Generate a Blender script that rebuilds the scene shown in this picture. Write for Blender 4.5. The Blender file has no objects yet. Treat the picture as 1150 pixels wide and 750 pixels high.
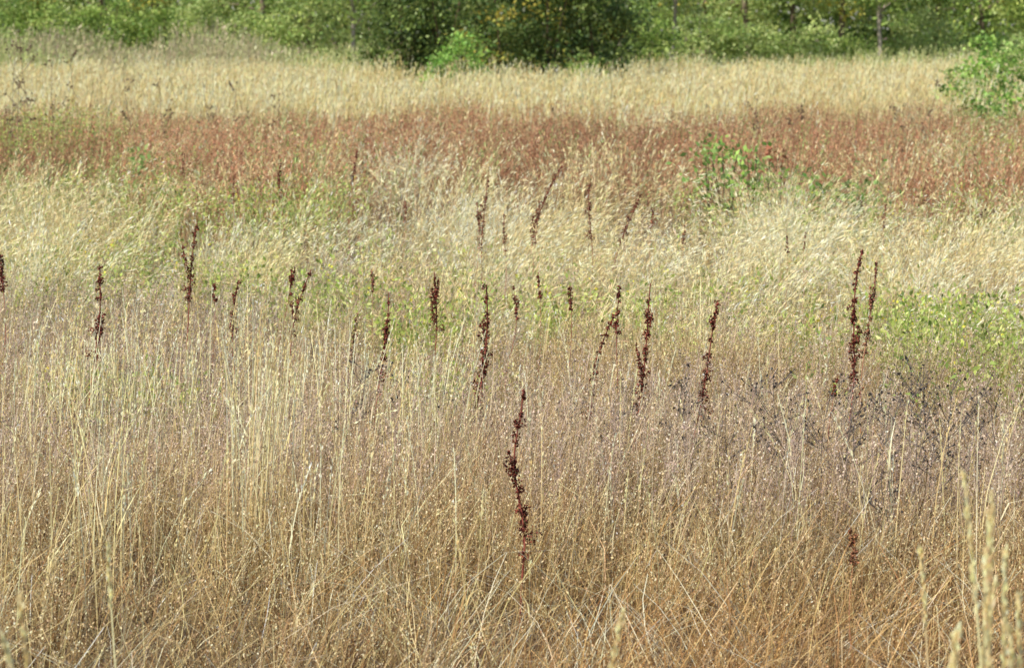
import bpy, math, numpy as np
from mathutils import Vector
rng=np.random.default_rng(7)
S=bpy.context.scene
S.view_settings.view_transform='Standard'
try: S.view_settings.look='None'
except Exception: pass
COL=S.collection
H=1.8; F=3260.0; PITCH=math.atan(345/F)

# ---------------- helpers ----------------
class NoiseGrid:
    def __init__(s,seed,cell): s.r=np.random.default_rng(seed).random((128,128)); s.c=cell
    def __call__(s,x,y):
        u=np.asarray(x)/s.c+40; v=np.asarray(y)/s.c+3
        i=np.floor(u).astype(int); j=np.floor(v).astype(int); a=u-i; b=v-j
        a=a*a*(3-2*a); b=b*b*(3-2*b); g=lambda p,q:s.r[p%128,q%128]
        return (g(i,j)*(1-a)+g(i+1,j)*a)*(1-b)+(g(i,j+1)*(1-a)+g(i+1,j+1)*a)*b
def ground_z(x,y):
    return 0.03*np.sin(np.asarray(x)*0.7+1)*np.cos(np.asarray(y)*0.45)
def unit(v): return v/np.maximum(np.linalg.norm(v,axis=-1,keepdims=True),1e-9)
def jit(c,n,amt=0.15,hue=0.05):
    c=np.asarray(c,float)
    if c.ndim==1: c=np.repeat(c[None],n,0)
    k=np.exp(rng.normal(0,amt,(n,1))); return np.clip(c*k*(1+rng.normal(0,hue,(n,3))),0.004,0.95)
def pick(cols,w,n):
    cols=np.array(cols,float); w=np.array(w,float); return cols[rng.choice(len(cols),n,p=w/w.sum())]
def mixc(a,b,t): return a*(1-t)+np.array(b)*t

class Batch:
    def __init__(s): s.v=[];s.f=[];s.c=[];s.n=0
    def add(s,V,Fc,C):
        s.v.append(V.reshape(-1,3).astype(np.float32)); s.f.append((Fc+s.n).astype(np.int32)); s.c.append(C.reshape(-1,3).astype(np.float32)); s.n+=len(s.v[-1])
    def rhomb(s,P,D,W,L,w,C,mid=0.5):
        n=len(P); L=np.broadcast_to(L,(n,))[:,None]; w=np.broadcast_to(w,(n,))[:,None]/2
        V=np.stack([P,P+D*L*mid+W*w,P+D*L,P+D*L*mid-W*w],1)
        Cc=np.repeat(C[:,None],4,1); s.add(V,np.arange(n*4).reshape(n,4),Cc)
    def ribbon(s,cur,w,segs,c0,c1,taper=0.35,face=None):
        n=len(cur.b); t=np.linspace(0,1,segs+1)
        P=np.stack([cur.at(np.full(n,q)) for q in t],1)
        a=rng.uniform(0,math.pi,n) if face is None else face
        W=np.stack([np.cos(a),np.sin(a),np.zeros(n)],1)[:,None]*(np.broadcast_to(w,(n,))[:,None,None]/2)*(1-(1-taper)*t)[None,:,None]
        V=np.stack([P-W,P+W],2)
        base=(np.arange(n)*(segs+1)*2)[:,None]+np.arange(segs)[None]*2
        Fc=np.stack([base,base+1,base+3,base+2],-1).reshape(-1,4)
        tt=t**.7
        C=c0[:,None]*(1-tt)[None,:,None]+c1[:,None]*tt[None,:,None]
        s.add(V,Fc,np.repeat(C[:,:,None],2,2))
    def tube(s,pts,r,col,sides=6):
        pts=np.asarray(pts,float); n=len(pts); r=np.broadcast_to(r,(n,))
        T=unit(np.gradient(pts,axis=0)); ref=np.array([0.31,0.9,0.13]); A=unit(np.cross(T,ref)); B=np.cross(T,A)
        an=np.arange(sides)/sides*2*math.pi
        V=pts[:,None]+(A[:,None]*np.cos(an)[None,:,None]+B[:,None]*np.sin(an)[None,:,None])*r[:,None,None]
        Fc=[]
        for i in range(n-1):
            for j in range(sides):
                k=(j+1)%sides; Fc.append((i*sides+j,i*sides+k,(i+1)*sides+k,(i+1)*sides+j))
        C=np.broadcast_to(np.asarray(col,float),(n,3))
        s.add(V,np.array(Fc),np.repeat(C[:,None],sides,1))
    def octa(s,P,D,L,w,C):
        n=len(P); ref=unit(rng.normal(size=(n,3))); A=unit(np.cross(D,ref)); B=np.cross(D,A)
        L=np.broadcast_to(L,(n,))[:,None]; w=np.broadcast_to(w,(n,))[:,None]/2
        a=P; b=P+D*L; m=P+D*L*0.5
        q=[m+A*w,m+B*w,m-A*w,m-B*w]
        V=np.stack([a,b]+q,1); o=(np.arange(n)*6)[:,None]
        Fc=np.concatenate([o+np.array([[0,2,1,3]]),o+np.array([[0,3,1,4]]),o+np.array([[0,4,1,5]]),o+np.array([[0,5,1,2]])])
        s.add(V,Fc,np.repeat(C[:,None],6,1))
    def build(s,name,mat,smooth=False,gain=1.0):
        V=np.concatenate(s.v); Fc=np.concatenate(s.f); C=np.concatenate(s.c)
        if gain!=1: C=1-(1-np.clip(C,0,.97))**gain; C=np.minimum(C,.9)
        me=bpy.data.meshes.new(name); me.vertices.add(len(V)); me.vertices.foreach_set('co',V.ravel())
        me.loops.add(Fc.size); me.loops.foreach_set('vertex_index',Fc.ravel())
        me.polygons.add(len(Fc)); me.polygons.foreach_set('loop_start',np.arange(len(Fc),dtype=np.int32)*4)
        me.update(calc_edges=True)
        at=me.color_attributes.new('Col','FLOAT_COLOR','POINT')
        at.data.foreach_set('color',np.concatenate([C,np.ones((len(C),1),np.float32)],1).astype(np.float32).ravel())
        if smooth: me.polygons.foreach_set('use_smooth',np.ones(len(Fc),dtype=bool))
        me.materials.append(mat); ob=bpy.data.objects.new(name,me); COL.objects.link(ob); return ob

class Curve:
    def __init__(s,b,h,lean,bend): s.b=b;s.h=np.broadcast_to(h,(len(b),)).astype(float);s.l=lean;s.k=bend
    def at(s,t):
        t=np.asarray(t); xy=s.b[:,:2]+(s.l*t[:,None]+s.k*(t**2.5)[:,None])*s.h[:,None]
        kk=(s.k**2).sum(1); z=s.b[:,2]+s.h*(t-0.45*np.minimum(kk,1.6)*t**3)
        return np.concatenate([xy,z[:,None]],1)
    def tan(s,t): return unit(s.at(t)-s.at(np.asarray(t)-0.04))
    def sub(s,i): return Curve(s.b[i],s.h[i],s.l[i],s.k[i])

def scatter(n,y0,y1,m=1.3,k=0.178):
    y=rng.uniform(y0,y1,int(n*2.2)); wmax=k*y1+m; keep=rng.random(len(y))<(k*y+m)/wmax; y=y[keep][:n]
    x=rng.uniform(-1,1,len(y))*(k*y+m); return x,y
def bases(x,y): return np.stack([x,y,ground_z(x,y)-0.01],1)
def vec2(n,mag):
    a=rng.uniform(0,2*math.pi,n); return np.stack([np.cos(a),np.sin(a)],1)*np.abs(mag)[:,None]
def seeds(B,cur,k,t0,t1,r,L,w,cols,out=0.6,shape='rhomb',dens=1.0,droop=0.0,var=.2):
    n=len(cur.b); i=np.repeat(np.arange(n),k); i=i[rng.random(len(i))<dens]; c=cur.sub(i); m=len(i)
    t=rng.uniform(t0,t1,m); T=c.tan(t); R=unit(rng.normal(size=(m,3)))
    rr=np.broadcast_to(r,(m,)) if np.ndim(r)==0 else r[i]
    P=c.at(t)+R*(rng.random(m)*rr)[:,None]
    D=unit(T+R*out-np.array([0,0,droop])); W=unit(np.cross(D,unit(rng.normal(size=(m,3)))))
    sc=rng.uniform(0.7,1.3,m)
    C=jit(cols[i] if np.ndim(cols)>1 else cols,m,var,0.05)
    if shape=='octa': B.octa(P,D,L*sc,w*sc,C)
    else: B.rhomb(P,D,W,L*sc,w*sc,C)
def cbend(n,l,b,wind=(0.05,0.0)):
    return vec2(n,rng.normal(0,l,n))+np.array(wind),vec2(n,rng.normal(0,b,n))+np.array(wind)

# ---------------- materials ----------------
def foliage_mat(name,trans=0.3,rough=0.6,spec=0.25,scale=60):
    m=bpy.data.materials.new(name); m.use_nodes=True; N=m.node_tree; N.nodes.clear(); n=N.nodes.new; L=N.links.new
    out=n('ShaderNodeOutputMaterial'); at=n('ShaderNodeAttribute'); at.attribute_name='Col'
    no=n('ShaderNodeTexNoise'); no.inputs['Scale'].default_value=scale; no.inputs['Detail'].default_value=1
    geo=n('ShaderNodeNewGeometry'); L(geo.outputs['Position'],no.inputs['Vector'])
    mr=n('ShaderNodeMapRange'); mr.inputs['To Min'].default_value=0.75; mr.inputs['To Max'].default_value=1.25; L(no.outputs['Fac'],mr.inputs['Value'])
    vm=n('ShaderNodeVectorMath'); vm.operation='SCALE'; L(at.outputs['Color'],vm.inputs[0]); L(mr.outputs[0],vm.inputs['Scale'])
    p=n('ShaderNodeBsdfPrincipled'); p.inputs['Roughness'].default_value=rough; p.inputs['Specular IOR Level'].default_value=spec
    L(vm.outputs[0],p.inputs['Base Color'])
    if trans>0:
        tr=n('ShaderNodeBsdfTranslucent'); L(vm.outputs[0],tr.inputs['Color']); mx=n('ShaderNodeMixShader'); mx.inputs[0].default_value=trans
        L(p.outputs[0],mx.inputs[1]); L(tr.outputs[0],mx.inputs[2]); L(mx.outputs[0],out.inputs[0])
    else: L(p.outputs[0],out.inputs[0])
    return m
M_straw=foliage_mat('dry_straw',0.28,0.4,0.45,90)
M_seed=foliage_mat('seed_husk',0.24,0.5,0.25,150)
M_dock=foliage_mat('dock_husk',0.15,0.5,0.3,150)
M_leaf=foliage_mat('green_leaf',0.42,0.45,0.35,8)
M_bark=foliage_mat('bark',0.0,0.9,0.1,25)

def soil():
    m=bpy.data.materials.new('meadow_soil'); m.use_nodes=True; N=m.node_tree; n=N.nodes.new; L=N.links.new
    p=N.nodes['Principled BSDF']; p.inputs['Roughness'].default_value=0.95
    geo=n('ShaderNodeNewGeometry'); a=n('ShaderNodeTexNoise'); a.inputs['Scale'].default_value=6; a.inputs['Detail'].default_value=8
    L(geo.outputs['Position'],a.inputs['Vector']); r=n('ShaderNodeValToRGB'); L(a.outputs['Fac'],r.inputs['Fac'])
    e=r.color_ramp.elements; e[0].position=0.3; e[0].color=(0.05,0.03,0.015,1); e[1].position=0.7; e[1].color=(0.16,0.10,0.05,1)
    L(r.outputs['Color'],p.inputs['Base Color'])
    b=n('ShaderNodeBump'); b.inputs['Strength'].default_value=0.6; L(a.outputs['Fac'],b.inputs['Height']); L(b.outputs[0],p.inputs['Normal'])
    return m
gx=np.concatenate([np.linspace(-400,-30,12),np.linspace(-28,28,113),np.linspace(30,400,12)])
gy=np.concatenate([np.linspace(-100,0,8),np.linspace(1,60,120),np.linspace(65,700,30)])
X,Y=np.meshgrid(gx,gy); Z=ground_z(X,Y); nx=len(gx); ny=len(gy)
idx=np.arange(nx*ny).reshape(ny,nx); Fc=np.stack([idx[:-1,:-1],idx[:-1,1:],idx[1:,1:],idx[1:,:-1]],-1).reshape(-1,4)
gb=Batch(); gb.add(np.stack([X,Y,Z],-1),Fc,np.full((nx*ny,3),0.15)); g=gb.build('ground',soil(),True)
g['kind']='structure'; g['label']='brown earth under the dry meadow'; g['category']='ground'

def stuff(B,name,mat,label,cat='grass',gain=1.7):
    o=B.build(name,mat,gain=gain); o['kind']='stuff'; o['label']=label; o['category']=cat; return o

n1=NoiseGrid(1,0.45); n2=NoiseGrid(2,1.3); n3=NoiseGrid(3,4.0); n4=NoiseGrid(4,0.8); n5=NoiseGrid(5,2.2); n6=NoiseGrid(6,0.22)
nb1=NoiseGrid(11,1.6); nb2=NoiseGrid(12,0.7)
def rag(x,y,o=0): return (nb1(x+o,y*.12)-.5)+.6*(nb2(x+o,y*.1)-.5)
STRAW=(0.70,0.51,0.215); TAN=(0.53,0.355,0.15); BROWN=(0.29,0.165,0.062); DKBR=(.12,.07,.03); ORANGE=(0.43,0.215,0.07); PALE=(0.90,0.76,0.46); MAUVE=(0.48,0.335,0.225)
def orange_mask(x,y):
    u=x/y*F+575
    a=np.clip((u-480)/120,0,1)*np.clip((9.3-y)/1.1,0,1)*np.clip(.0+n4(x*.7,y*.7)*1.6,0,1)
    b=np.clip((470-u)/150,0,1)*np.clip((8.9-y)/1.,0,1)*np.clip(n4(x*.7,y*.7)*1.6-.3,0,.8)
    return np.maximum(a,b)

# ---- matted understory ----
B=Batch()
x,y=scatter(62000,4.6,15,1.2); n=len(x); kp=rng.random(n)<np.clip(.4+n6(x,y)*1.2,0,1); x=x[kp]; y=y[kp]; n=len(x)
l,b=cbend(n,0.55,0.85,(0.12,-0.05)); h=rng.uniform(0.08,0.36,n)*(0.35+0.8*n1(x,y)+.5*n6(x,y))
cur=Curve(bases(x,y),h,l,b)
om=orange_mask(x,y)[:,None]
c=pick([STRAW,TAN,BROWN,ORANGE,PALE,DKBR],[3,3,2.8,1.3,1.7,2],n); c=mixc(c,ORANGE,om*.62)*(0.5+1.0*n1(x+9,y))[:,None]
B.ribbon(cur,rng.uniform(0.002,0.005,n),3,jit(c*0.25,n,.3),jit(c,n,.3))  # blade roots coloured much darker, painting in the shade of gaps between clumps
x,y=scatter(460,5,11.5,1.2); K=len(x); i=np.repeat(np.arange(K),13); n=len(i); ang=rng.uniform(0,6.28,K)[i]+rng.normal(0,.35,n); mg=rng.uniform(.3,1.3,K)[i]
l=np.stack([np.cos(ang),np.sin(ang)],1)*mg[:,None]; b=l*.5+vec2(n,rng.uniform(0,.8,n)); o=rng.normal(0,.06,(n,2))
cur=Curve(bases(x[i]+o[:,0],y[i]+o[:,1]),rng.uniform(.14,.36,n),l,b); c=pick([STRAW,PALE,TAN,BROWN],[3,2.8,1.2,1],K)[i]
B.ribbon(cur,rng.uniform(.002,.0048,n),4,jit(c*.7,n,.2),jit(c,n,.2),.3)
stuff(B,'matted_grass',M_straw,'matted tangle of dry brown and straw grass blades',gain=1.7)

# ---- fine seedy grass ----
B=Batch()
x,y=scatter(50000,5.2,14.8,1.2); n=len(x)
keep=rng.random(n)<np.clip((-.25+1.3*n1(x,y)+1.0*n6(x,y))*np.clip((y-6.5)/3.0,0.12,1),0,1); x=x[keep];y=y[keep];n=len(x)
l,b=cbend(n,0.15,0.28,(0.03,0.0)); h=rng.uniform(0.20,0.44,n)*(0.55+0.85*n4(x,y))*np.clip(.66+(y-7)*.11,.5,1)
near=np.clip((9.3-y)/2,0,1)[:,None]; l=l*(1+near*1.0); cur=Curve(bases(x,y),h,l,b)
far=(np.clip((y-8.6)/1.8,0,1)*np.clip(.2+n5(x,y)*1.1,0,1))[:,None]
om=orange_mask(x,y)[:,None]
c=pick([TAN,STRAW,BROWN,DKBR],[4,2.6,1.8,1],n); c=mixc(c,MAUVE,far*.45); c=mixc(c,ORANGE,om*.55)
B.ribbon(cur,rng.uniform(0.0016,0.003,n),2,jit(c*0.35,n,.25),jit(c,n,.25))  # stem bases darkened in colour, standing in for shade between the stems
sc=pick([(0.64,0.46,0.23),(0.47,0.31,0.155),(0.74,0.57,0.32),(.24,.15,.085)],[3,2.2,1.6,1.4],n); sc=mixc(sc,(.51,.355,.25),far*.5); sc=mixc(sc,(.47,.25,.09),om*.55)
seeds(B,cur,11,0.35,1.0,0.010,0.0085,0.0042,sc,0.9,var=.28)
stuff(B,'seed_grass',M_seed,'fine mauve and tan grass thick with tiny seeds',gain=1.8)

# ---- tall straw stems ----
B=Batch()
xs=[];ys=[];hs=[]
def clump(px,d,r,num,h0,h1):
    a=rng.normal(0,r,(num,2)); xs.append((px-575)/F*d+a[:,0]); ys.append(d+a[:,1]); hs.append(rng.uniform(h0,h1,num))
for px,d,r,num,h0,h1 in [(108,9.2,.06,20,.5,.78),(138,8.7,.05,12,.5,.8),(290,9.5,.045,44,.6,1.0),(305,10.2,.08,40,.55,.9),(50,11.4,.25,80,.5,.78),(190,11.6,.25,80,.5,.78),(165,10.6,.13,34,.45,.72),
    (385,10.8,.1,34,.45,.74),(470,10.2,.06,32,.5,.76),(492,10.4,.07,30,.45,.78),(20,10.8,.12,36,.5,.75),(345,9.0,.1,10,.4,.6),(430,8.8,.1,10,.4,.62),(590,10.8,.2,14,.45,.6),(250,9.4,.2,12,.4,.62),
    (740,9.2,.2,8,.4,.6),(980,9.5,.2,9,.45,.65),(1120,9.0,.15,12,.5,.75),(850,10,.3,10,.4,.6),(60,8.2,.2,9,.35,.6),(20,8.6,.15,8,.4,.65),(690,8.3,.2,5,.3,.5)]:
    clump(px,d,r,num,h0,h1)
x,y=scatter(1000,8.8,14,1.2); kp=rng.random(len(x))<np.clip(0.36-x*0.16,0.12,1)*np.clip(n4(x,y)*1.6,0,1); xs.append(x[kp]);ys.append(y[kp]);hs.append(rng.uniform(.4,.64,kp.sum()))
x=np.concatenate(xs);y=np.concatenate(ys);h=np.concatenate(hs);n=len(x)
l,b=cbend(n,0.07,0.11,(0.02,0)); k=rng.random(n)<.10; b[k]*=4; cur=Curve(bases(x,y),h,l,b)
c=pick([(0.80,0.60,0.27),(0.90,0.73,0.40),(0.62,0.44,0.18)],[3,2.6,.8],n)
B.ribbon(cur,rng.uniform(0.003,0.0052,n),4,jit(c*.8,n,.12),jit(c,n,.12),0.45)
seeds(B,cur,16,0.74,1.0,0.004,0.014,0.0048,c*1.02,0.22)
i=rng.integers(0,n,int(n*1.2)); m=len(i); t=rng.uniform(.05,.6,m); P=cur.sub(i).at(t); bl,bb=cbend(m,.35,.7)
B.ribbon(Curve(P,rng.uniform(.08,.24,m),bl,bb),rng.uniform(.003,.006,m),3,jit(c[i]*.9,m),jit(c[i],m),.2)
stuff(B,'tall_straw_grass',M_straw,'tall upright golden straw stems with narrow seed heads',gain=1.75)

# ---- mauve dry forbs ----
B=Batch()
x,y=scatter(12500,9.4,18.5,1.4); n=len(x); kp=rng.random(n)<np.clip((0+1.4*n5(x,y))*np.clip((18-y)/4,0.2,1),0,1); x=x[kp];y=y[kp];n=len(x)
l,b=cbend(n,.12,.12); h=rng.uniform(.26,.52,n)*(.65+.6*n4(x,y)); cur=Curve(bases(x,y),h,l,b)
c=pick([(0.40,.29,.22),(0.54,.40,.285),(0.21,.155,.12)],[2,2,1.4],n)
B.ribbon(cur,.003,2,jit(c*.6,n),jit(c,n))
k=8; i=np.repeat(np.arange(n),k); m=len(i); t=rng.uniform(.4,.95,m); P=cur.sub(i).at(t); bl,bb=cbend(m,.5,.3)
br=Curve(P,rng.uniform(.05,.14,m),bl,bb); B.ribbon(br,.0018,1,jit(c[i],m),jit(c[i],m))
seeds(B,br,4,.3,1.0,.008,.009,.006,c[i]*1.0,1.0,var=.35)
stuff(B,'dry_forbs',M_seed,'hazy mauve-grey dry forbs gone to seed','weed',gain=1.65)

# ---- oat grass tussocks ----
B=Batch()
x,y=scatter(1400,12.3,32,1.6); u=x/y*F+575
lim=19.5+6.0*np.exp(-((u-500)/110)**2)+3.0*np.exp(-((u-930)/60)**2)+2.5*np.exp(-((u-40)/90)**2)+9*rag(x,y,3)
hot=np.clip(.06+1.8*(n5(x+3,y)-.2)+.9*rag(x,y,20)+.6*np.exp(-((u-620)/260)**2)*np.exp(-((y-19)/6)**2)+.6*np.exp(-((u-40)/110)**2)*np.exp(-((y-20)/3)**2),0,1)
kp=((y<lim)|(rng.random(len(x))<.05))&(rng.random(len(x))<hot*np.clip((y-11.8)/3.5,.25,1)); cx=x[kp];cy_=y[kp]; K=len(cx)
per=54; i=np.repeat(np.arange(K),per); i=i[rng.random(len(i))<rng.uniform(.3,1,K)[i]]; n=len(i); rad=rng.uniform(.05,.16,K)
o=rng.normal(0,1,(n,2))*rad[i][:,None]; x=cx[i]+o[:,0]; y=cy_[i]+o[:,1]
th=rng.uniform(.34,.94,K)*np.where(cy_>18,1.03,.88); wind=rng.normal(.32,.25,K)
l=o*1.7+vec2(n,rng.normal(0,.07,n)); b=o*1.6+vec2(n,rng.normal(0,.20,n)); b[:,0]+=wind[i]; h=th[i]*rng.uniform(.6,1.12,n); cur=Curve(bases(x,y),h,l,b)
tc=pick([(0.79,.575,.25),(0.91,.74,.40),(0.64,.455,.19),(0.52,.44,.17)],[3,3.2,1.2,.35],K)*rng.uniform(.72,1.1,(K,1)); c=tc[i]
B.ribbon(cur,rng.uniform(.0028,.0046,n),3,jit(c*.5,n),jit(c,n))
seeds(B,cur,12,.55,1.0,.035,.036,.0056,np.clip(c*1.1,0,.92),0.22,droop=.1,var=.18)
x,y=scatter(8000,12.5,22,1.6); n=len(x); kp=rng.random(n)<np.clip(n2(x,y)*1.3-.15,0,1); x=x[kp];y=y[kp];n=len(x)
l,b=cbend(n,.15,.35,(.06,0)); cur=Curve(bases(x,y),rng.uniform(.30,.60,n),l,b); c=pick([STRAW,PALE,TAN,(.46,.40,.17)],[3,1.5,2,.6],n)
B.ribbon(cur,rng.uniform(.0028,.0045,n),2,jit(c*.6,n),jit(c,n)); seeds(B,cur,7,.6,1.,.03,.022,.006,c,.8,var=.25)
stuff(B,'oat_grass',M_straw,'pale straw-coloured grass with loose drooping seed sprays',gain=1.7)

# ---- low blades ----
B=Batch()
x,y=scatter(50000,12,48,1.8); n=len(x); u=x/y*F+575
l,b=cbend(n,.25,.4); h=rng.uniform(.12,.42,n)*np.where(y>22,.95,.85); cur=Curve(bases(x,y),h,l,b)
gmask=np.clip(n3(x,y)*.9+.5*rag(x,y,50),0,1)*np.where(y>26,.6,np.where((y>21)|(u>850),.85,.4))
c=np.where((rng.random(n)<gmask)[:,None],pick([(0.26,.29,.08),(0.38,.38,.14),(0.16,.19,.06)],[2,2,1],n),np.where((y>23)[:,None],pick([(.37,.19,.10),(.27,.14,.07),TAN],[2.4,2,1.2],n),pick([TAN,STRAW,MAUVE,BROWN],[2,2.8,.8,1.4],n)))
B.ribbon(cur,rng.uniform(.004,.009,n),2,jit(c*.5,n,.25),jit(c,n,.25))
stuff(B,'meadow_blades',M_straw,'mixed green and tan grass blades low in the meadow',gain=1.6)

# ---- leafy green forbs ----
B=Batch(); xs=[];ys=[];hs=[]
def gclump(px,d,rx,ry,num,h0,h1):
    a=rng.normal(0,1,(num,2)); xs.append((px-575)/F*d+a[:,0]*rx); ys.append(d+a[:,1]*ry); hs.append(rng.uniform(h0,h1,num))
for q in [(1095,13.7,.24,.6,280,.26,.52),(1025,14.2,.11,.4,70,.28,.46),(1155,13.5,.26,.6,210,.34,.54),(895,14,.11,.3,54,.24,.40),(705,14.8,.13,.25,44,.32,.48),(615,14.8,.08,.2,30,.34,.48),(460,14.2,.13,.35,80,.32,.48),(545,15.5,.09,.2,28,.34,.48),
          (360,15.6,.16,.4,80,.36,.52),(490,12.2,.10,.2,44,.24,.36),(112,12.4,.10,.25,60,.26,.40),(40,18.5,.35,.6,90,.34,.5),(120,18.8,.3,.6,70,.34,.5),(70,16.5,.3,.4,60,.28,.45),(240,16.8,.2,.5,60,.34,.48),(830,16,.15,.3,36,.3,.46),
          (190,12.1,.08,.2,34,.26,.38),(780,14.2,.10,.2,24,.3,.42),(960,17,.2,.4,44,.34,.46),(1100,22,.8,1.2,130,.4,.6),(250,22.5,.5,1.0,140,.45,.64),(830,23,.35,1.0,60,.4,.6),(80,25,.6,1.0,110,.42,.66),(1010,13.6,.07,.25,30,.34,.5),(340,23,.25,.8,64,.45,.64),
          (25,33,.4,1.5,140,.55,.95),(75,36,.4,1.5,70,.6,.95),(330,30,.25,1.,44,.5,.74),(1130,31,.3,1.2,60,.5,.74),(180,28,.3,1,44,.5,.7)]: gclump(*q)
x,y=scatter(2600,11.5,22,1.5); kp=rng.random(len(x))<np.clip(n4(x+5,y)*n5(x+5,y)*3.4-1.1,0.015,1); xs.append(x[kp]);ys.append(y[kp]);hs.append(rng.uniform(.22,.46,kp.sum()))
x=np.concatenate(xs);y=np.concatenate(ys);h=np.concatenate(hs);n=len(x)
l,b=cbend(n,.2,.2); cur=Curve(bases(x,y),h,l,b); c=pick([(0.33,.42,.08),(0.46,.55,.14),(0.22,.30,.06)],[2,2.4,1.4],n)
B.ribbon(cur,.003,2,jit(c*.5,n),jit(c,n)); seeds(B,cur,18,.3,1.,.06,.030,.015,c,1.4,var=.33)
i=np.where(rng.random(n)<.22)[0]; seeds(B,cur.sub(i),2,.95,1.05,.03,.016,.014,np.array((0.80,.62,.06)),1.5)
stuff(B,'green_forbs',M_leaf,'leafy fresh green weeds dotted with small yellow flowers','weed',gain=1.55)

# ---- red sorrel band ----
B=Batch()
x,y=scatter(60000,20,50,2.2); n=len(x); u=x/y*F+575
yb=y+8*rag(x,y,7)+4*(n5(x,y)-.5)-4.5*np.exp(-((u-500)/110)**2)-1.5*np.exp(-((u-930)/60)**2)
yt=y+11*rag(x,y,31)
kp=rng.random(n)<np.clip((yb-21)/6,0,1)*np.clip((47-yt)/7,0.0,1)*np.clip(.02+n2(x*.8,y*.3)*.8+n3(x*1.7,y)*.65+.15*(u>430),0,1); x=x[kp];y=y[kp];n=len(x);u=u[kp]
l,b=cbend(n,.12,.10); h=rng.uniform(.34,.72,n)*(.66+.55*nb2(x+5,y*.3)); cur=Curve(bases(x,y),h,l,b)
c=pick([(0.37,.165,.085),(0.45,.235,.125),(0.25,.115,.062),(0.60,.41,.21),(.28,.29,.10)],[3.4,3.2,1.4,1.4,1.0],n)*(.72+.50*nb1(x+7,y*.25))[:,None]
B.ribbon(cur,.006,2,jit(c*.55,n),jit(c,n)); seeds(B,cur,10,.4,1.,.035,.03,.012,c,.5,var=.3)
x,y=scatter(4200,20,42,2.2); n=len(x); u=x/y*F+575; g_=.9*np.exp(-((u-60)/110)**2)+.8*np.exp(-((u-320)/50)**2)+.7*np.exp(-((u-1110)/50)**2)+.08+.45*(nb2(x+80,y*.2)>.75)
kp=rng.random(n)<g_*.75; x=x[kp];y=y[kp];n=len(x); l,b=cbend(n,.1,.1); cur=Curve(bases(x,y),rng.uniform(.45,.80,n),l,b); c=pick([(.24,.31,.09),(.38,.40,.15)],[1,1],n)
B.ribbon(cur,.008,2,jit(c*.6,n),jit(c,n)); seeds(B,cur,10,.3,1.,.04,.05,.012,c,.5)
x,y=scatter(380,22,46,2.2); K=len(x); i=np.repeat(np.arange(K),22); n=len(i); o=rng.normal(0,.16,(n,2)); l=o*1.2; b=o+vec2(n,rng.normal(0,.2,n))
kk=rng.random(K)<np.clip(rag(x,y,60)*1.7+.10,0.03,.7); sel=kk[i]; cur=Curve(bases(x[i]+o[:,0],y[i]+o[:,1]),rng.uniform(.45,.8,n)*rng.uniform(.8,1.1,K)[i],l,b).sub(np.where(sel)[0]); n=len(cur.b)
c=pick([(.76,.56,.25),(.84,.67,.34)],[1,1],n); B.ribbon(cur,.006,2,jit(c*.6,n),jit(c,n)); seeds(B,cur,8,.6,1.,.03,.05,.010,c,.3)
stuff(B,'red_sorrel',M_seed,'rusty red band of sorrel gone to seed mixed with straw','weed',gain=1.5)

# ---- golden grass ----
B=Batch()
x,y=scatter(64000,36,79,3); n=len(x); u=x/y*F+575
yb=y+12*rag(x,y,44)+4*(n5(x,y)-.5); kp=rng.random(n)<np.clip((yb-42.5)/5,0.01,1)*np.clip(.3+n5(x+2,y*.5)*1.2,0,1); x=x[kp];y=y[kp];n=len(x);u=u[kp]
l,b=cbend(n,.07,.12,(.04,0)); h=rng.uniform(.5,.98,n)*(.55+.75*nb2(x,y*.5)); cur=Curve(bases(x,y),h,l,b)
c=pick([(0.82,.60,.255),(0.91,.72,.36),(0.64,.45,.17),(.46,.41,.15)],[3,3,1.2,.35],n)*(0.74+.40*nb1(x*1.2,y*.6))[:,None]
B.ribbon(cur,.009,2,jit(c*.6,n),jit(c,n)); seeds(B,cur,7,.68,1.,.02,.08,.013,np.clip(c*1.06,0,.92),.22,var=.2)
stuff(B,'golden_grass',M_straw,'broad band of tall golden ripe grass',gain=1.65)

# ---- edge grass ----
B=Batch()
x,y=scatter(24000,74,100,4); n=len(x); kp=(rng.random(n)<np.where(x<1,1,.6)); x=x[kp];y=y[kp];n=len(x)
l,b=cbend(n,.15,.15); h=rng.uniform(.5,1.2,n); h=np.where(x<-3,h*(.6+1.2*n3(x*1.4,y*.4)),h*(.5+.6*n3(x,y))); cur=Curve(bases(x,y),h,l,b)
mk=(x<-3)&(n3(x+9,y)>.35)
c=np.where(mk[:,None],pick([(0.42,.36,.19),(0.36,.37,.16),(0.48,.37,.24)],[2,2,1],n),pick([(0.30,.36,.11),(0.42,.44,.17)],[1,1],n))
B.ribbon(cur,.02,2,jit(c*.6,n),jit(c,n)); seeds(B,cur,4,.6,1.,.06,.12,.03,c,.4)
stuff(B,'edge_grass',M_straw,'grey-green rough grass along the edge of the wood',gain=1.5)

# ---------------- things ----------------
def empty(name,x,y,label,cat,group=None):
    e=bpy.data.objects.new(name,None); e.empty_display_size=.1; COL.objects.link(e); e.location=(x,y,float(ground_z(x,y)))
    e['label']=label; e['category']=cat
    if group: e['group']=group
    return e
def part(B,name,mat,parent,smooth=False,gain=1.0):
    o=B.build(name,mat,smooth,gain); o.parent=parent; return o
def ray(px,top_y,d):
    v=(375-top_y)/F; cy=math.cos(PITCH)+v*math.sin(PITCH); cz=-math.sin(PITCH)+v*math.cos(PITCH)
    return (px-575)/F*d/cy, H+cz/cy*d

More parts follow.
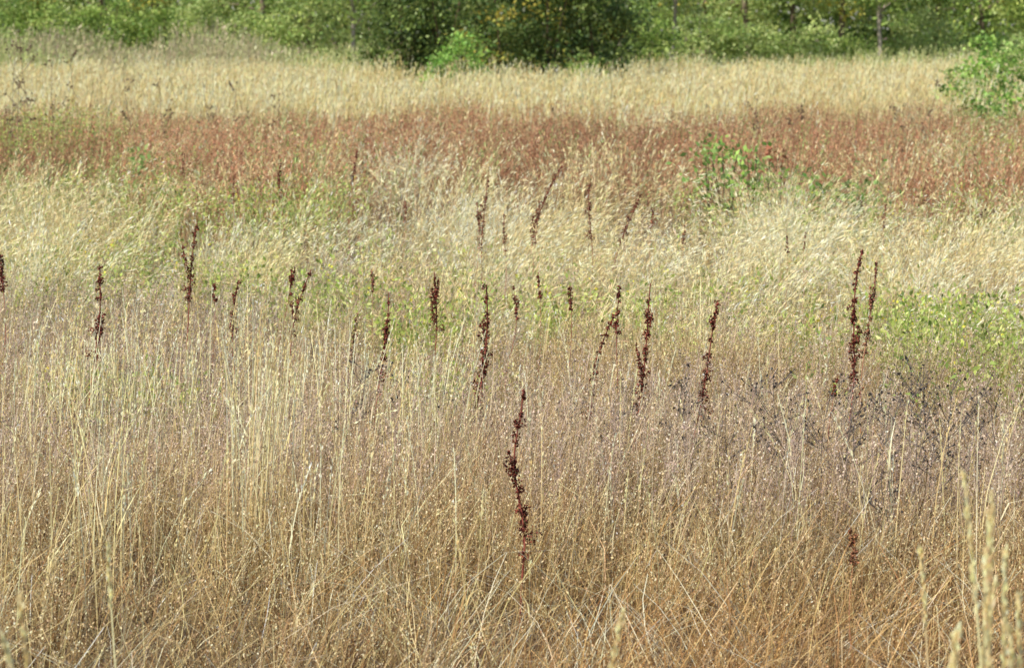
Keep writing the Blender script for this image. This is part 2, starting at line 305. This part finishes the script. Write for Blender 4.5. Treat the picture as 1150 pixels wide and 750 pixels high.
DC=(.19,.042,.024)
def dock(px_top,top_y,d,frac,lean_px=0,fat=1.0,col=DC,label='',dens=1.0,wave=None,nbr=None):
    X,ztop=ray(px_top,top_y,d); lx=lean_px/F*d
    bx=X-lx; e=empty('dock_plant',bx,d,label,'dock plant','dried dock stalks in the meadow')
    hgt=ztop-float(ground_z(bx,d)); col=np.array(col)
    t=np.linspace(0,1,24)
    if wave: wob=np.interp(t,*wave)/F*d
    else:
        wob=rng.uniform(.010,.026)*hgt*np.sin(t*rng.uniform(4.5,8)+rng.uniform(0,6)); wob-=wob[0]*(1-t)+wob[-1]*t
    P=np.stack([lx*t**1.6+wob,rng.normal(0,.03)*t*hgt+0*t,hgt*t],1); P[0]=(0,0,-.02)
    at=lambda q: np.stack([np.interp(q,t,P[:,k]) for k in range(3)],-1)
    Bs=Batch(); Bs.tube(P,.0036*(1-.6*t)*fat,col*1.5+.03,6)
    Bh=Batch(); t0=1-frac; tt=[]; q=t0
    while q<1: tt.append(q); q+=rng.uniform(.012,.030)/hgt
    Bh.tube(at(np.linspace(t0,1,12)),.0024*fat,col*1.3+.02,5)
    axes=[(at,np.array(tt),1.0)]
    nb=nbr if nbr is not None else (int(rng.integers(1,4)) if fat>=.8 else int(rng.integers(0,2)))
    for _ in range(nb):
        qs=rng.uniform(t0*1.0,t0+.6*frac); p0=at(qs); L=rng.uniform(.04,.13)*hgt/.8; a=rng.uniform(0,6.28); sp=rng.uniform(.12,.34)
        tb=np.linspace(0,1,6); Q=p0+np.stack([math.cos(a)*sp*L*tb**.6,math.sin(a)*sp*L*tb**.6,L*tb],1)
        Bh.tube(Q,.0018*(1-.5*tb),col*1.5+.02,5)
        axes.append(((lambda u,Q=Q,tb=tb:np.stack([np.interp(u,tb,Q[:,k]) for k in range(3)],-1)),np.arange(.15,1,.018/L),.64))
    p1,p2=rng.uniform(0,6,2)
    for fn,ts,s in axes:
        if len(ts)==0: continue
        for q in ts:
            rel=(q-ts[0])/(1-ts[0]+1e-6)
            mod=.64+.36*math.sin(q*hgt*38+p1)+.34*math.sin(q*hgt*90+p2)
            if mod<.36 and rng.random()<.75: continue
            R=(.0235*(1-.64*rel)+.002)*s*fat*np.clip(mod,.3,1.2)*rng.uniform(.5,1.4); m=int(31*s*dens*np.clip(mod,.4,1.1)*(1-.35*rel))+4
            dirs=unit(rng.normal(size=(m,3))*np.array([1,1,.5])); off=np.array([rng.normal(0,.3)*R,rng.normal(0,.3)*R,0]); P0=fn(q)+off+dirs*(rng.random((m,1))**.5)*R+np.array([0,0,1])*rng.normal(0,.0045,(m,1))
            D=unit(dirs*.7+np.array([0,0,-.3])+rng.normal(0,.4,(m,3)))
            C=jit(col,m,.4,.12); br=rng.random(m)<.16; C[br]=col*2.2+.04
            Bh.octa(P0-D*.003,D,rng.uniform(.007,.0115,m),rng.uniform(.005,.0085,m),C)
    part(Bs,'stem',M_bark,e,True); part(Bh,'seed_head',M_dock,e)
    if d<12.5:
        P0=at(np.array([.16,.26])); a=rng.uniform(0,6.28,2)
        cv=Curve(P0,rng.uniform(.06,.11,2),np.stack([np.cos(a),np.sin(a)],1)*.8,np.stack([np.cos(a),np.sin(a)],1)*1.0)
        for j in range(2):
            Bj=Batch(); Bj.ribbon(cv.sub(np.array([j])),.014,4,jit((.22,.12,.06),1),jit((.3,.17,.08),1),.15); part(Bj,'withered_leaf',M_straw,e)
BR=(.32,.14,.08)
L1='dark red dried dock stalk standing in dry grass'
docks=[
 (588,437,8.75,.76,4,1.1,None,'tall kinked deep red dock stalk rising from matted grass',([0,.18,.35,.5,.62,.75,.9,1],[0,2,5,0,-8,-9,-2,0]),3),
 (112,298,11.4,.42,12,1.05,None,L1),(222,246,13.6,.42,20,1.05,None,'dark red dock stalk leaning slightly among straw stems'),
 (316,183,21,.30,4,.9,None,L1),(402,167,22,.30,10,.95,None,L1),(266,316,12.4,.36,2,.7,None,L1),(327,303,13.2,.16,12,.65,None,'short dark dock tip above mauve dry weeds'),
 (350,302,12.2,.36,36,.9,None,'dark red dock stalk tilted to one side'),(436,330,11.2,.50,14,.8,None,L1,None,1),(488,305,12.6,.34,6,.9,None,L1),
 (548,199,18.2,.44,5,1.2,None,'dark red dock stalk amid pale drooping grass'),(546,320,11.0,.62,8,1.2,None,'thick branching dark red dock stalk in mauve grass',None,6),
 (577,322,12.6,.24,4,.55,None,L1),(604,310,13.5,.16,2,.55,None,'thin dark dock tip in green weeds'),(631,186,18.2,.48,42,1.2,None,'leaning dark red dock stalk amid pale grass'),
 (662,208,17.5,.38,3,.95,None,L1),(720,218,17.2,.40,38,1.05,None,'dock stalk leaning over pale grass'),(640,320,12.8,.2,0,.7,None,L1),
 (689,354,10.9,.54,46,.8,None,'slim dark red dock stalk leaning sideways',None,1),(696,320,12.4,.36,3,.7,None,L1),(730,317,11.1,.58,20,1.0,None,L1,None,3),
 (806,338,10.9,.56,36,1.05,None,'dark red dock stalk in seedy mauve grass',None,2),(970,282,11.3,.6,22,1.15,None,'tall branched dark red dock stalk above mauve grass',None,5),
 (985,293,12.0,.46,14,.75,BR,'slender brown dock stalk beside a darker one'),(941,420,10.6,.14,5,.6,None,'short dark dock tip among grey weeds'),(0,285,12.8,.22,2,.8,None,L1),
 (536,228,16.5,.32,2,.8,BR,'rusty brown dock stalk amid pale grass'),(566,240,16.2,.28,2,.7,BR,'rusty brown dock stalk amid pale grass'),(606,225,17,.32,4,.8,BR,'rusty brown dock stalk amid pale grass'),
 (995,228,17.5,.24,4,.6,BR,'faded brown dock stalk amid pale grass'),(402,350,11.6,.26,30,.55,(.36,.22,.12),'faded tan dock stalk leaning in straw'),(962,600,7.7,.16,-5,.5,(.34,.15,.07),'short brown dock stalk in matted grass'),
 (883,255,15.5,.18,2,.4,BR,'thin faded brown dock stalk'),(262,202,20,.22,8,.7,BR,'rusty brown dock stalk amid pale grass'),(1038,208,20,.22,3,.6,BR,'rusty brown dock stalk amid pale grass'),(238,318,13,.12,2,.45,None,'thin dark dock tip in dry weeds'),
 (420,308,13.8,.13,8,.5,BR,'faded brown dock tip in mauve weeds'),(735,235,17,.18,10,.55,BR,'faded brown dock stalk amid pale grass'),(905,262,15.8,.16,7,.4,BR,'thin faded brown dock stalk'),
 (205,172,22,.2,4,.6,BR,'rusty brown dock stalk amid pale grass'),(770,250,16,.16,6,.45,BR,'faded brown dock stalk amid pale grass'),(455,225,18,.18,5,.5,BR,'faded brown dock stalk amid pale grass')]
for q in docks:
    px,ty,d,fr,lp,fat,cc,lab=q[:8]
    dock(px,ty,d,fr,lp,fat,cc or DC,lab,dens=1.0 if d<14 else .75,wave=q[8] if len(q)>8 else None,nbr=q[9] if len(q)>9 else None)

def weed(px,top_y,d,spread,nb,col,headr,name,label,cat,group,head='seed_head',wk=1.0):
    X,h=ray(px,top_y,d)
    e=empty(name,X,d,label,cat,group); Bs=Batch(); Bh=Batch(); col=np.array(col)
    t=np.linspace(0,1,8); P=np.stack([rng.normal(0,.08)*h*t+.01*np.sin(t*7),rng.normal(0,.05)*h*t,h*t],1); P[0,2]=-.02
    wd=max(.0014,d*.00015)*wk; Bs.tube(P,wd*(1.3-.8*t),col,5); tips=[P[-1]]
    for _ in range(nb):
        q=rng.uniform(.4,.95); p0=np.array([np.interp(q,t,P[:,k]) for k in range(3)]); a=rng.uniform(0,6.28); L=rng.uniform(.4,1)*spread*(1.2-.5*q)
        tb=np.linspace(0,1,5); up=min(L*rng.uniform(.4,1.6),max(h*1.0-p0[2],.02)+.02)
        Q=p0+np.stack([math.cos(a)*L*tb,math.sin(a)*L*tb,up*tb**1.4],1); Bh.tube(Q,wd*.7*(1-.4*tb),col,4); tips.append(Q[-1])
        for _ in range(3):
            k=rng.integers(1,4); b0=Q[k]; L2=L*rng.uniform(.2,.6); a2=a+rng.normal(0,.9); Q2=b0+np.stack([math.cos(a2)*L2*tb,math.sin(a2)*L2*tb,L2*rng.uniform(.2,1.1)*tb],1)
            Bh.tube(Q2,wd*.5,col,4); tips.append(Q2[-1])
    for p in tips:
        m=9; hr=headr*rng.uniform(.5,1.2); D=unit(rng.normal(size=(m,3))+np.array([0,0,.5])); Bh.octa(np.repeat(p[None],m,0)-D*hr*.2,D,hr*rng.uniform(.8,1.3,m),hr*.55,jit(col*.9,m,.3))
    part(Bs,'stem',M_bark,e,True); part(Bh,head,M_dock,e)
GR=(.12,.105,.10)
for px,ty,d,s,nb in [(1068,425,10.0,.18,9),(1030,450,9.9,.18,9),(1100,462,9.8,.16,8),(890,422,10.4,.17,9),(860,430,10.5,.17,8),(1000,452,10.1,.18,9),(945,446,10.2,.17,8),(752,412,10.8,.12,6),(405,408,10.9,.12,6),(380,420,10.7,.1,5),(1140,435,10.3,.12,5),(915,430,10.3,.17,8),(440,418,10.6,.1,4),(826,440,10.1,.15,7),(1050,495,9.6,.15,7),(1015,415,10.6,.13,7),(700,425,10.6,.1,5),(640,420,10.7,.1,5),(500,418,10.7,.1,4),(975,470,9.9,.15,7),(780,440,10.2,.13,6),(875,460,9.9,.14,6),(1055,410,10.7,.12,6),(1005,500,9.5,.13,6)]:
    weed(px,ty,d,s,nb,GR,.0082,'dried_weed','dark grey branching dried weed in mauve grass','weed','dark branching dried weeds',wk=1.15)
TH=(.30,.21,.13)
for px,ty,d,s,nb in [(8,48,34,.3,7),(38,36,36,.3,7),(92,58,38,.28,5),(152,80,36,.22,4),(186,92,34,.2,4),(240,90,38,.2,4),(262,95,37,.2,4),(1036,95,34,.22,5),(850,112,36,.2,4),(880,122,34,.18,4),(1110,240,19,.15,4),(620,115,38,.15,4),(318,108,36,.2,4),(20,90,30,.25,5),(60,75,33,.25,5),(1025,120,32,.2,4)]:
    weed(px,ty,d,s,nb,TH,.024,'thistle','tall brown dried thistle above rusty sorrel','thistle','dried thistles in the meadow','flower_head',.9)

def crown_batch(cx,cz,rx,rz,nclump,per,leaf,cols,csz=.35,zmin=.05,yel=0.0):
    B=Batch()
    a=unit(rng.normal(size=(nclump,3))); rad=rng.uniform(.45,1.0,nclump)**.6
    Cn=a*rad[:,None]*np.array([rx,rx,rz])+np.array([cx,0,cz])
    bumps=1+.25*np.sin(a[:,0]*5+rng.uniform(0,6))*np.cos(a[:,2]*6+rng.uniform(0,6)); Cn[:,:2]*=bumps[:,None]
    Cn[:,2]=np.maximum(Cn[:,2],zmin+rng.uniform(0,.4,nclump)*min(rz,1.2))
    cc=pick(cols,np.ones(len(cols)),nclump)*rng.uniform(.55,1.4,(nclump,1))
    if yel>0: k=rng.random(nclump)<yel; cc[k]=(.40,.34,.06)
    i=np.repeat(np.arange(nclump),per); m=len(i); P=Cn[i]+rng.normal(0,csz,(m,3))*np.array([1,1,.6])*rng.uniform(.6,1.2,nclump)[i][:,None]
    P[:,2]=np.maximum(P[:,2],.02)
    D=unit(rng.normal(size=(m,3))+np.array([0,0,-.3])); W=unit(np.cross(D,rng.normal(size=(m,3))+np.array([0,0,1.2])))
    sc=rng.uniform(.7,1.3,m); B.rhomb(P,D,W,leaf*sc,leaf*.6*sc,jit(cc[i],m,.18,.06),.45); return B,Cn
def shrub(x,y,r,h,label,cols,nclump,per,leaf,csz=.2,yel=0,name='shrub',cat='shrub',group='green shrubs along the meadow',gain=1.9):
    e=empty(name,x,y,label,cat,group); B,Cn=crown_batch(0,h*.55,r,h*.5,nclump,per,leaf,cols,csz,.05,yel)
    Bs=Batch()
    for k in range(6):
        c=Cn[rng.integers(len(Cn))]; t=np.linspace(0,1,5)[:,None]; Q=np.array([0,0,-.03])*(1-t)+c*t; Q[:,:2]*=t**.5
        Bs.tube(Q,np.linspace(.02*h/2,.005*h/2,5)+.002,(.16,.12,.07),5)
    part(Bs,'branch',M_bark,e,True); part(B,'foliage',M_leaf,e,gain=gain)
def tree(x,y,h,r,cz0,label,cols,bark,nclump,per,leaf,trunkr,yel=0,group='trees of the wood edge'):
    e=empty('tree',x,y,label,'tree',group); rz=(h-cz0)/2
    B,Cn=crown_batch(0,cz0+rz,r,rz,nclump,per,leaf,cols,.42,cz0,yel)
    Bs=Batch(); t=np.linspace(0,1,9); P=np.stack([.15*np.sin(t*4+rng.uniform(0,6)),.1*np.sin(t*3),h*.9*t],1); P[:,:2]-=P[0,:2]; P[0,2]=-.05
    Bs.tube(P,trunkr*(1-.8*t)+.01,bark,8)
    for k in range(12):
        q=rng.uniform(.25,.8); p0=np.array([np.interp(q,t,P[:,j]) for j in range(3)]); c=Cn[np.argmin(np.abs(Cn[:,2]-p0[2]-.6)+rng.random(len(Cn))*2)]
        s=np.linspace(0,1,5)[:,None]; Q=p0*(1-s)+c*s; Q[:,2]+=.2*np.sin(s[:,0]*3); Bs.tube(Q,np.linspace(trunkr*.4,.012,5),bark,5)
    part(Bs,'trunk',M_bark,e,True); part(B,'crown',M_leaf,e,gain=2.4)
G1=[(.15,.22,.045),(.20,.28,.06),(.11,.17,.04),(.27,.35,.08)]
G2=[(.20,.34,.06),(.27,.42,.09),(.14,.26,.05)]
G3=[(.28,.35,.10),(.21,.29,.08),(.36,.43,.14)]
DK=[(.09,.13,.035),(.14,.19,.05),(.19,.26,.065),(.06,.10,.03)]
W=lambda px,d:(px-575)/F*d
for px,d,r,h,c,ye,lb in [(455,67,.75,3.2,DK,0,'d'),(500,67,.9,4.6,DK,.0,'d'),(565,65.5,1.0,4.2,DK,.14,'y'),(615,66,.95,4.6,DK,.12,'y'),(668,66.5,.85,4.0,DK,.03,'d'),(590,68,1.4,5,G1,.25,'y')]:
    shrub(W(px,d),d,r,h,'large dense dark green bush at the meadow edge' if lb=='d' else 'large green bush with some yellowing leaves',c,95,56,.115,.24,ye,gain=1.7)
shrub(W(720,82),82,.9,2.6,'rounded green hedge bush by the wood',G1,50,46,.12,.25)
shrub(W(522,61),61,.5,1.75,'small bright green sapling bush before darker bushes',G2,50,38,.09,.14)
shrub(W(492,60),60,.25,1.2,'small bright green sapling bush before darker bushes',G2,20,36,.09,.1)
shrub(W(655,62.5),62.5,.4,1.2,'low green bush spilling into golden grass',G1,36,36,.1,.12)
shrub(W(1108,49),49,.5,1.65,'loose light green bush at the edge of golden grass',G2,48,32,.09,.15,gain=1.8)
shrub(W(1148,48),48,.45,1.6,'loose light green bush at the edge of golden grass',G2+G3,42,32,.085,.15,gain=1.8)
shrub(W(1078,50),50,.3,1.2,'small light green bush at the edge of golden grass',G3,18,24,.08,.13)
shrub(W(1120,43),43,.36,.95,'small light green bush at the edge of golden grass',G2,22,26,.08,.12,gain=1.7)
for px in (20,75,130,190): shrub(W(px,96),96,1.2,rng.uniform(1.9,2.8),'rounded green hedge bush by the wood',G1,70,50,.13,.25)
for px in (225,285,340,450): shrub(W(px,92),92,1.1,rng.uniform(2,3),'pale green willow bush by the wood',G3,70,50,.12,.25)
for px in (790,850,910,965,1030,1085,1140): shrub(W(px,98),98,1.2,rng.uniform(1.1,2.4),'green bush under the wood edge trees',G1 if px%2 else G3,60,50,.13,.28)
def bramble(px,d,r,h,lb,cols,nc,pr,lf,cs,gain=1.5): shrub(W(px,d),d,r,h,lb,cols,nc,pr,lf,cs,0,'bramble','bramble','leafy brambles in the sorrel',gain)
GB='leafy green bramble standing in rusty sorrel'
for px,d,r,h,c,nc in [(815,24.5,.20,.98,G2,18),(796,25,.14,.88,G2,10),(845,24,.22,.80,G2,13),(880,23,.24,.74,G3,15),(910,22.5,.26,.76,G2,18),(945,22.3,.28,.78,G3,22),(980,22.6,.2,.70,G2,11),(835,23.2,.25,.68,G3,13)]:
    bramble(px,d,r,h,GB,c,nc,10,.062,.10)
bramble(864,24.2,.10,.93,'leafy bramble with reddish brown leaves',[(.3,.12,.06),(.25,.3,.1)],10,9,.06,.05)
bramble(160,25,.12,.85,'pale green leafy weed in rusty sorrel',G3,12,12,.06,.06); bramble(205,27,.12,.8,'pale green leafy weed in rusty sorrel',G3,8,10,.06,.06)
PB=(.40,.35,.27); BB=(.22,.17,.12)
i=0
for px,d in [(-40,103),(40,106),(110,102),(175,108),(235,104),(300,101),(345,108),(396,90),(440,104),(520,106),(640,108),(700,88),(752,92),(790,107),(840,103),(890,109),(940,104),(990,95),(1045,107),(1100,103),(1160,106),(1200,102)]:
    pale=px in(396,700,752,990)
    tree(W(px,d),d,rng.uniform(7,10),rng.uniform(1.8,2.6),2.0 if pale else rng.uniform(.5,1.6),'pale-trunked slender tree at the wood edge' if pale else 'leafy green tree at the wood edge',G3 if i%2==0 else G1,PB if pale else BB,120,50,.17,.07 if pale else .12,.04); i+=1
B=Batch(); m=56000; x=rng.uniform(-34,34,m); y=rng.uniform(113,124,m); z=rng.random(m)**1.2*9
cn=n3(x*1.5,z*2.5+y*.5); c=np.array((.05,.08,.025))+cn[:,None]*np.array((.24,.30,.075)); D=unit(rng.normal(size=(m,3))); Wd=unit(np.cross(D,rng.normal(size=(m,3))+np.array([0,0,1])))
B.rhomb(np.stack([x,y,z],1),D,Wd,.42,.28,jit(c,m,.2)); stuff(B,'distant_wood',M_leaf,'deep green leafy wood behind the meadow','wood',gain=1.9)

# ---- near stems ----
B=Batch(); xs=[];ys=[];hs=[];ls=[]
for px,ty,d,lx in [(1105,520,4.6,-.05),(1120,560,4.7,.05),(1138,540,4.5,.10),(1148,600,4.6,.05),(1125,690,4.3,-.1),(1108,640,4.6,.12),(5,660,4.6,-.15),(18,700,4.4,-.2),(712,670,4.9,.25),(1040,600,5.6,-.05),(1060,690,4.6,.1),(110,600,6.2,-.1),(1090,700,4.5,.0),(1135,650,4.7,-.08),(1128,600,4.4,.04)]:
    X,h=ray(px,ty,d); xs.append(X-lx*h); ys.append(d); hs.append(h); ls.append((lx,0))
x=np.array(xs);y=np.array(ys);n=len(x); cur=Curve(bases(x,y),np.array(hs),np.array(ls),vec2(n,np.full(n,.03)))
c=pick([(0.84,.64,.31),(0.78,.56,.26)],[1,1],n); B.ribbon(cur,.005,6,jit(c,n,.1),jit(c,n,.1),.6,face=rng.uniform(-.5,.5,n)); seeds(B,cur,110,.80,1.,.004,.015,.006,c,.22)
stuff(B,'tall_grass_stems',M_straw,'a few pale ripe grass stems with narrow heads',gain=1.6)

# ---------------- light ----------------
el=math.radians(50); to=Vector((-.68,-.62,0)).normalized()*math.cos(el); to.z=math.sin(el)
sd=bpy.data.lights.new('sun','SUN'); sd.energy=5.0; sd.angle=math.radians(.5); sd.color=(1,.95,.84); so=bpy.data.objects.new('sun',sd); COL.objects.link(so)
so.rotation_euler=to.to_track_quat('Z','Y').to_euler(); so.location=(0,0,20)
w=bpy.data.worlds.new('World'); S.world=w; w.use_nodes=True; N=w.node_tree; bg=N.nodes['Background']; sk=N.nodes.new('ShaderNodeTexSky'); sk.sky_type='NISHITA'; sk.sun_disc=False
sk.sun_elevation=el; sk.sun_rotation=math.atan2(to.x,to.y); N.links.new(sk.outputs[0],bg.inputs[0]); bg.inputs[1].default_value=.13
cd=bpy.data.cameras.new('camera'); cd.lens=36*F/1150; cd.sensor_width=36; cd.clip_end=1500; cd.clip_start=.1
cd.dof.use_dof=True; cd.dof.focus_distance=10.5; cd.dof.aperture_fstop=9
co=bpy.data.objects.new('camera',cd); COL.objects.link(co); co.location=(0,0,H); co.rotation_euler=(math.pi/2-PITCH,0,0); S.camera=co
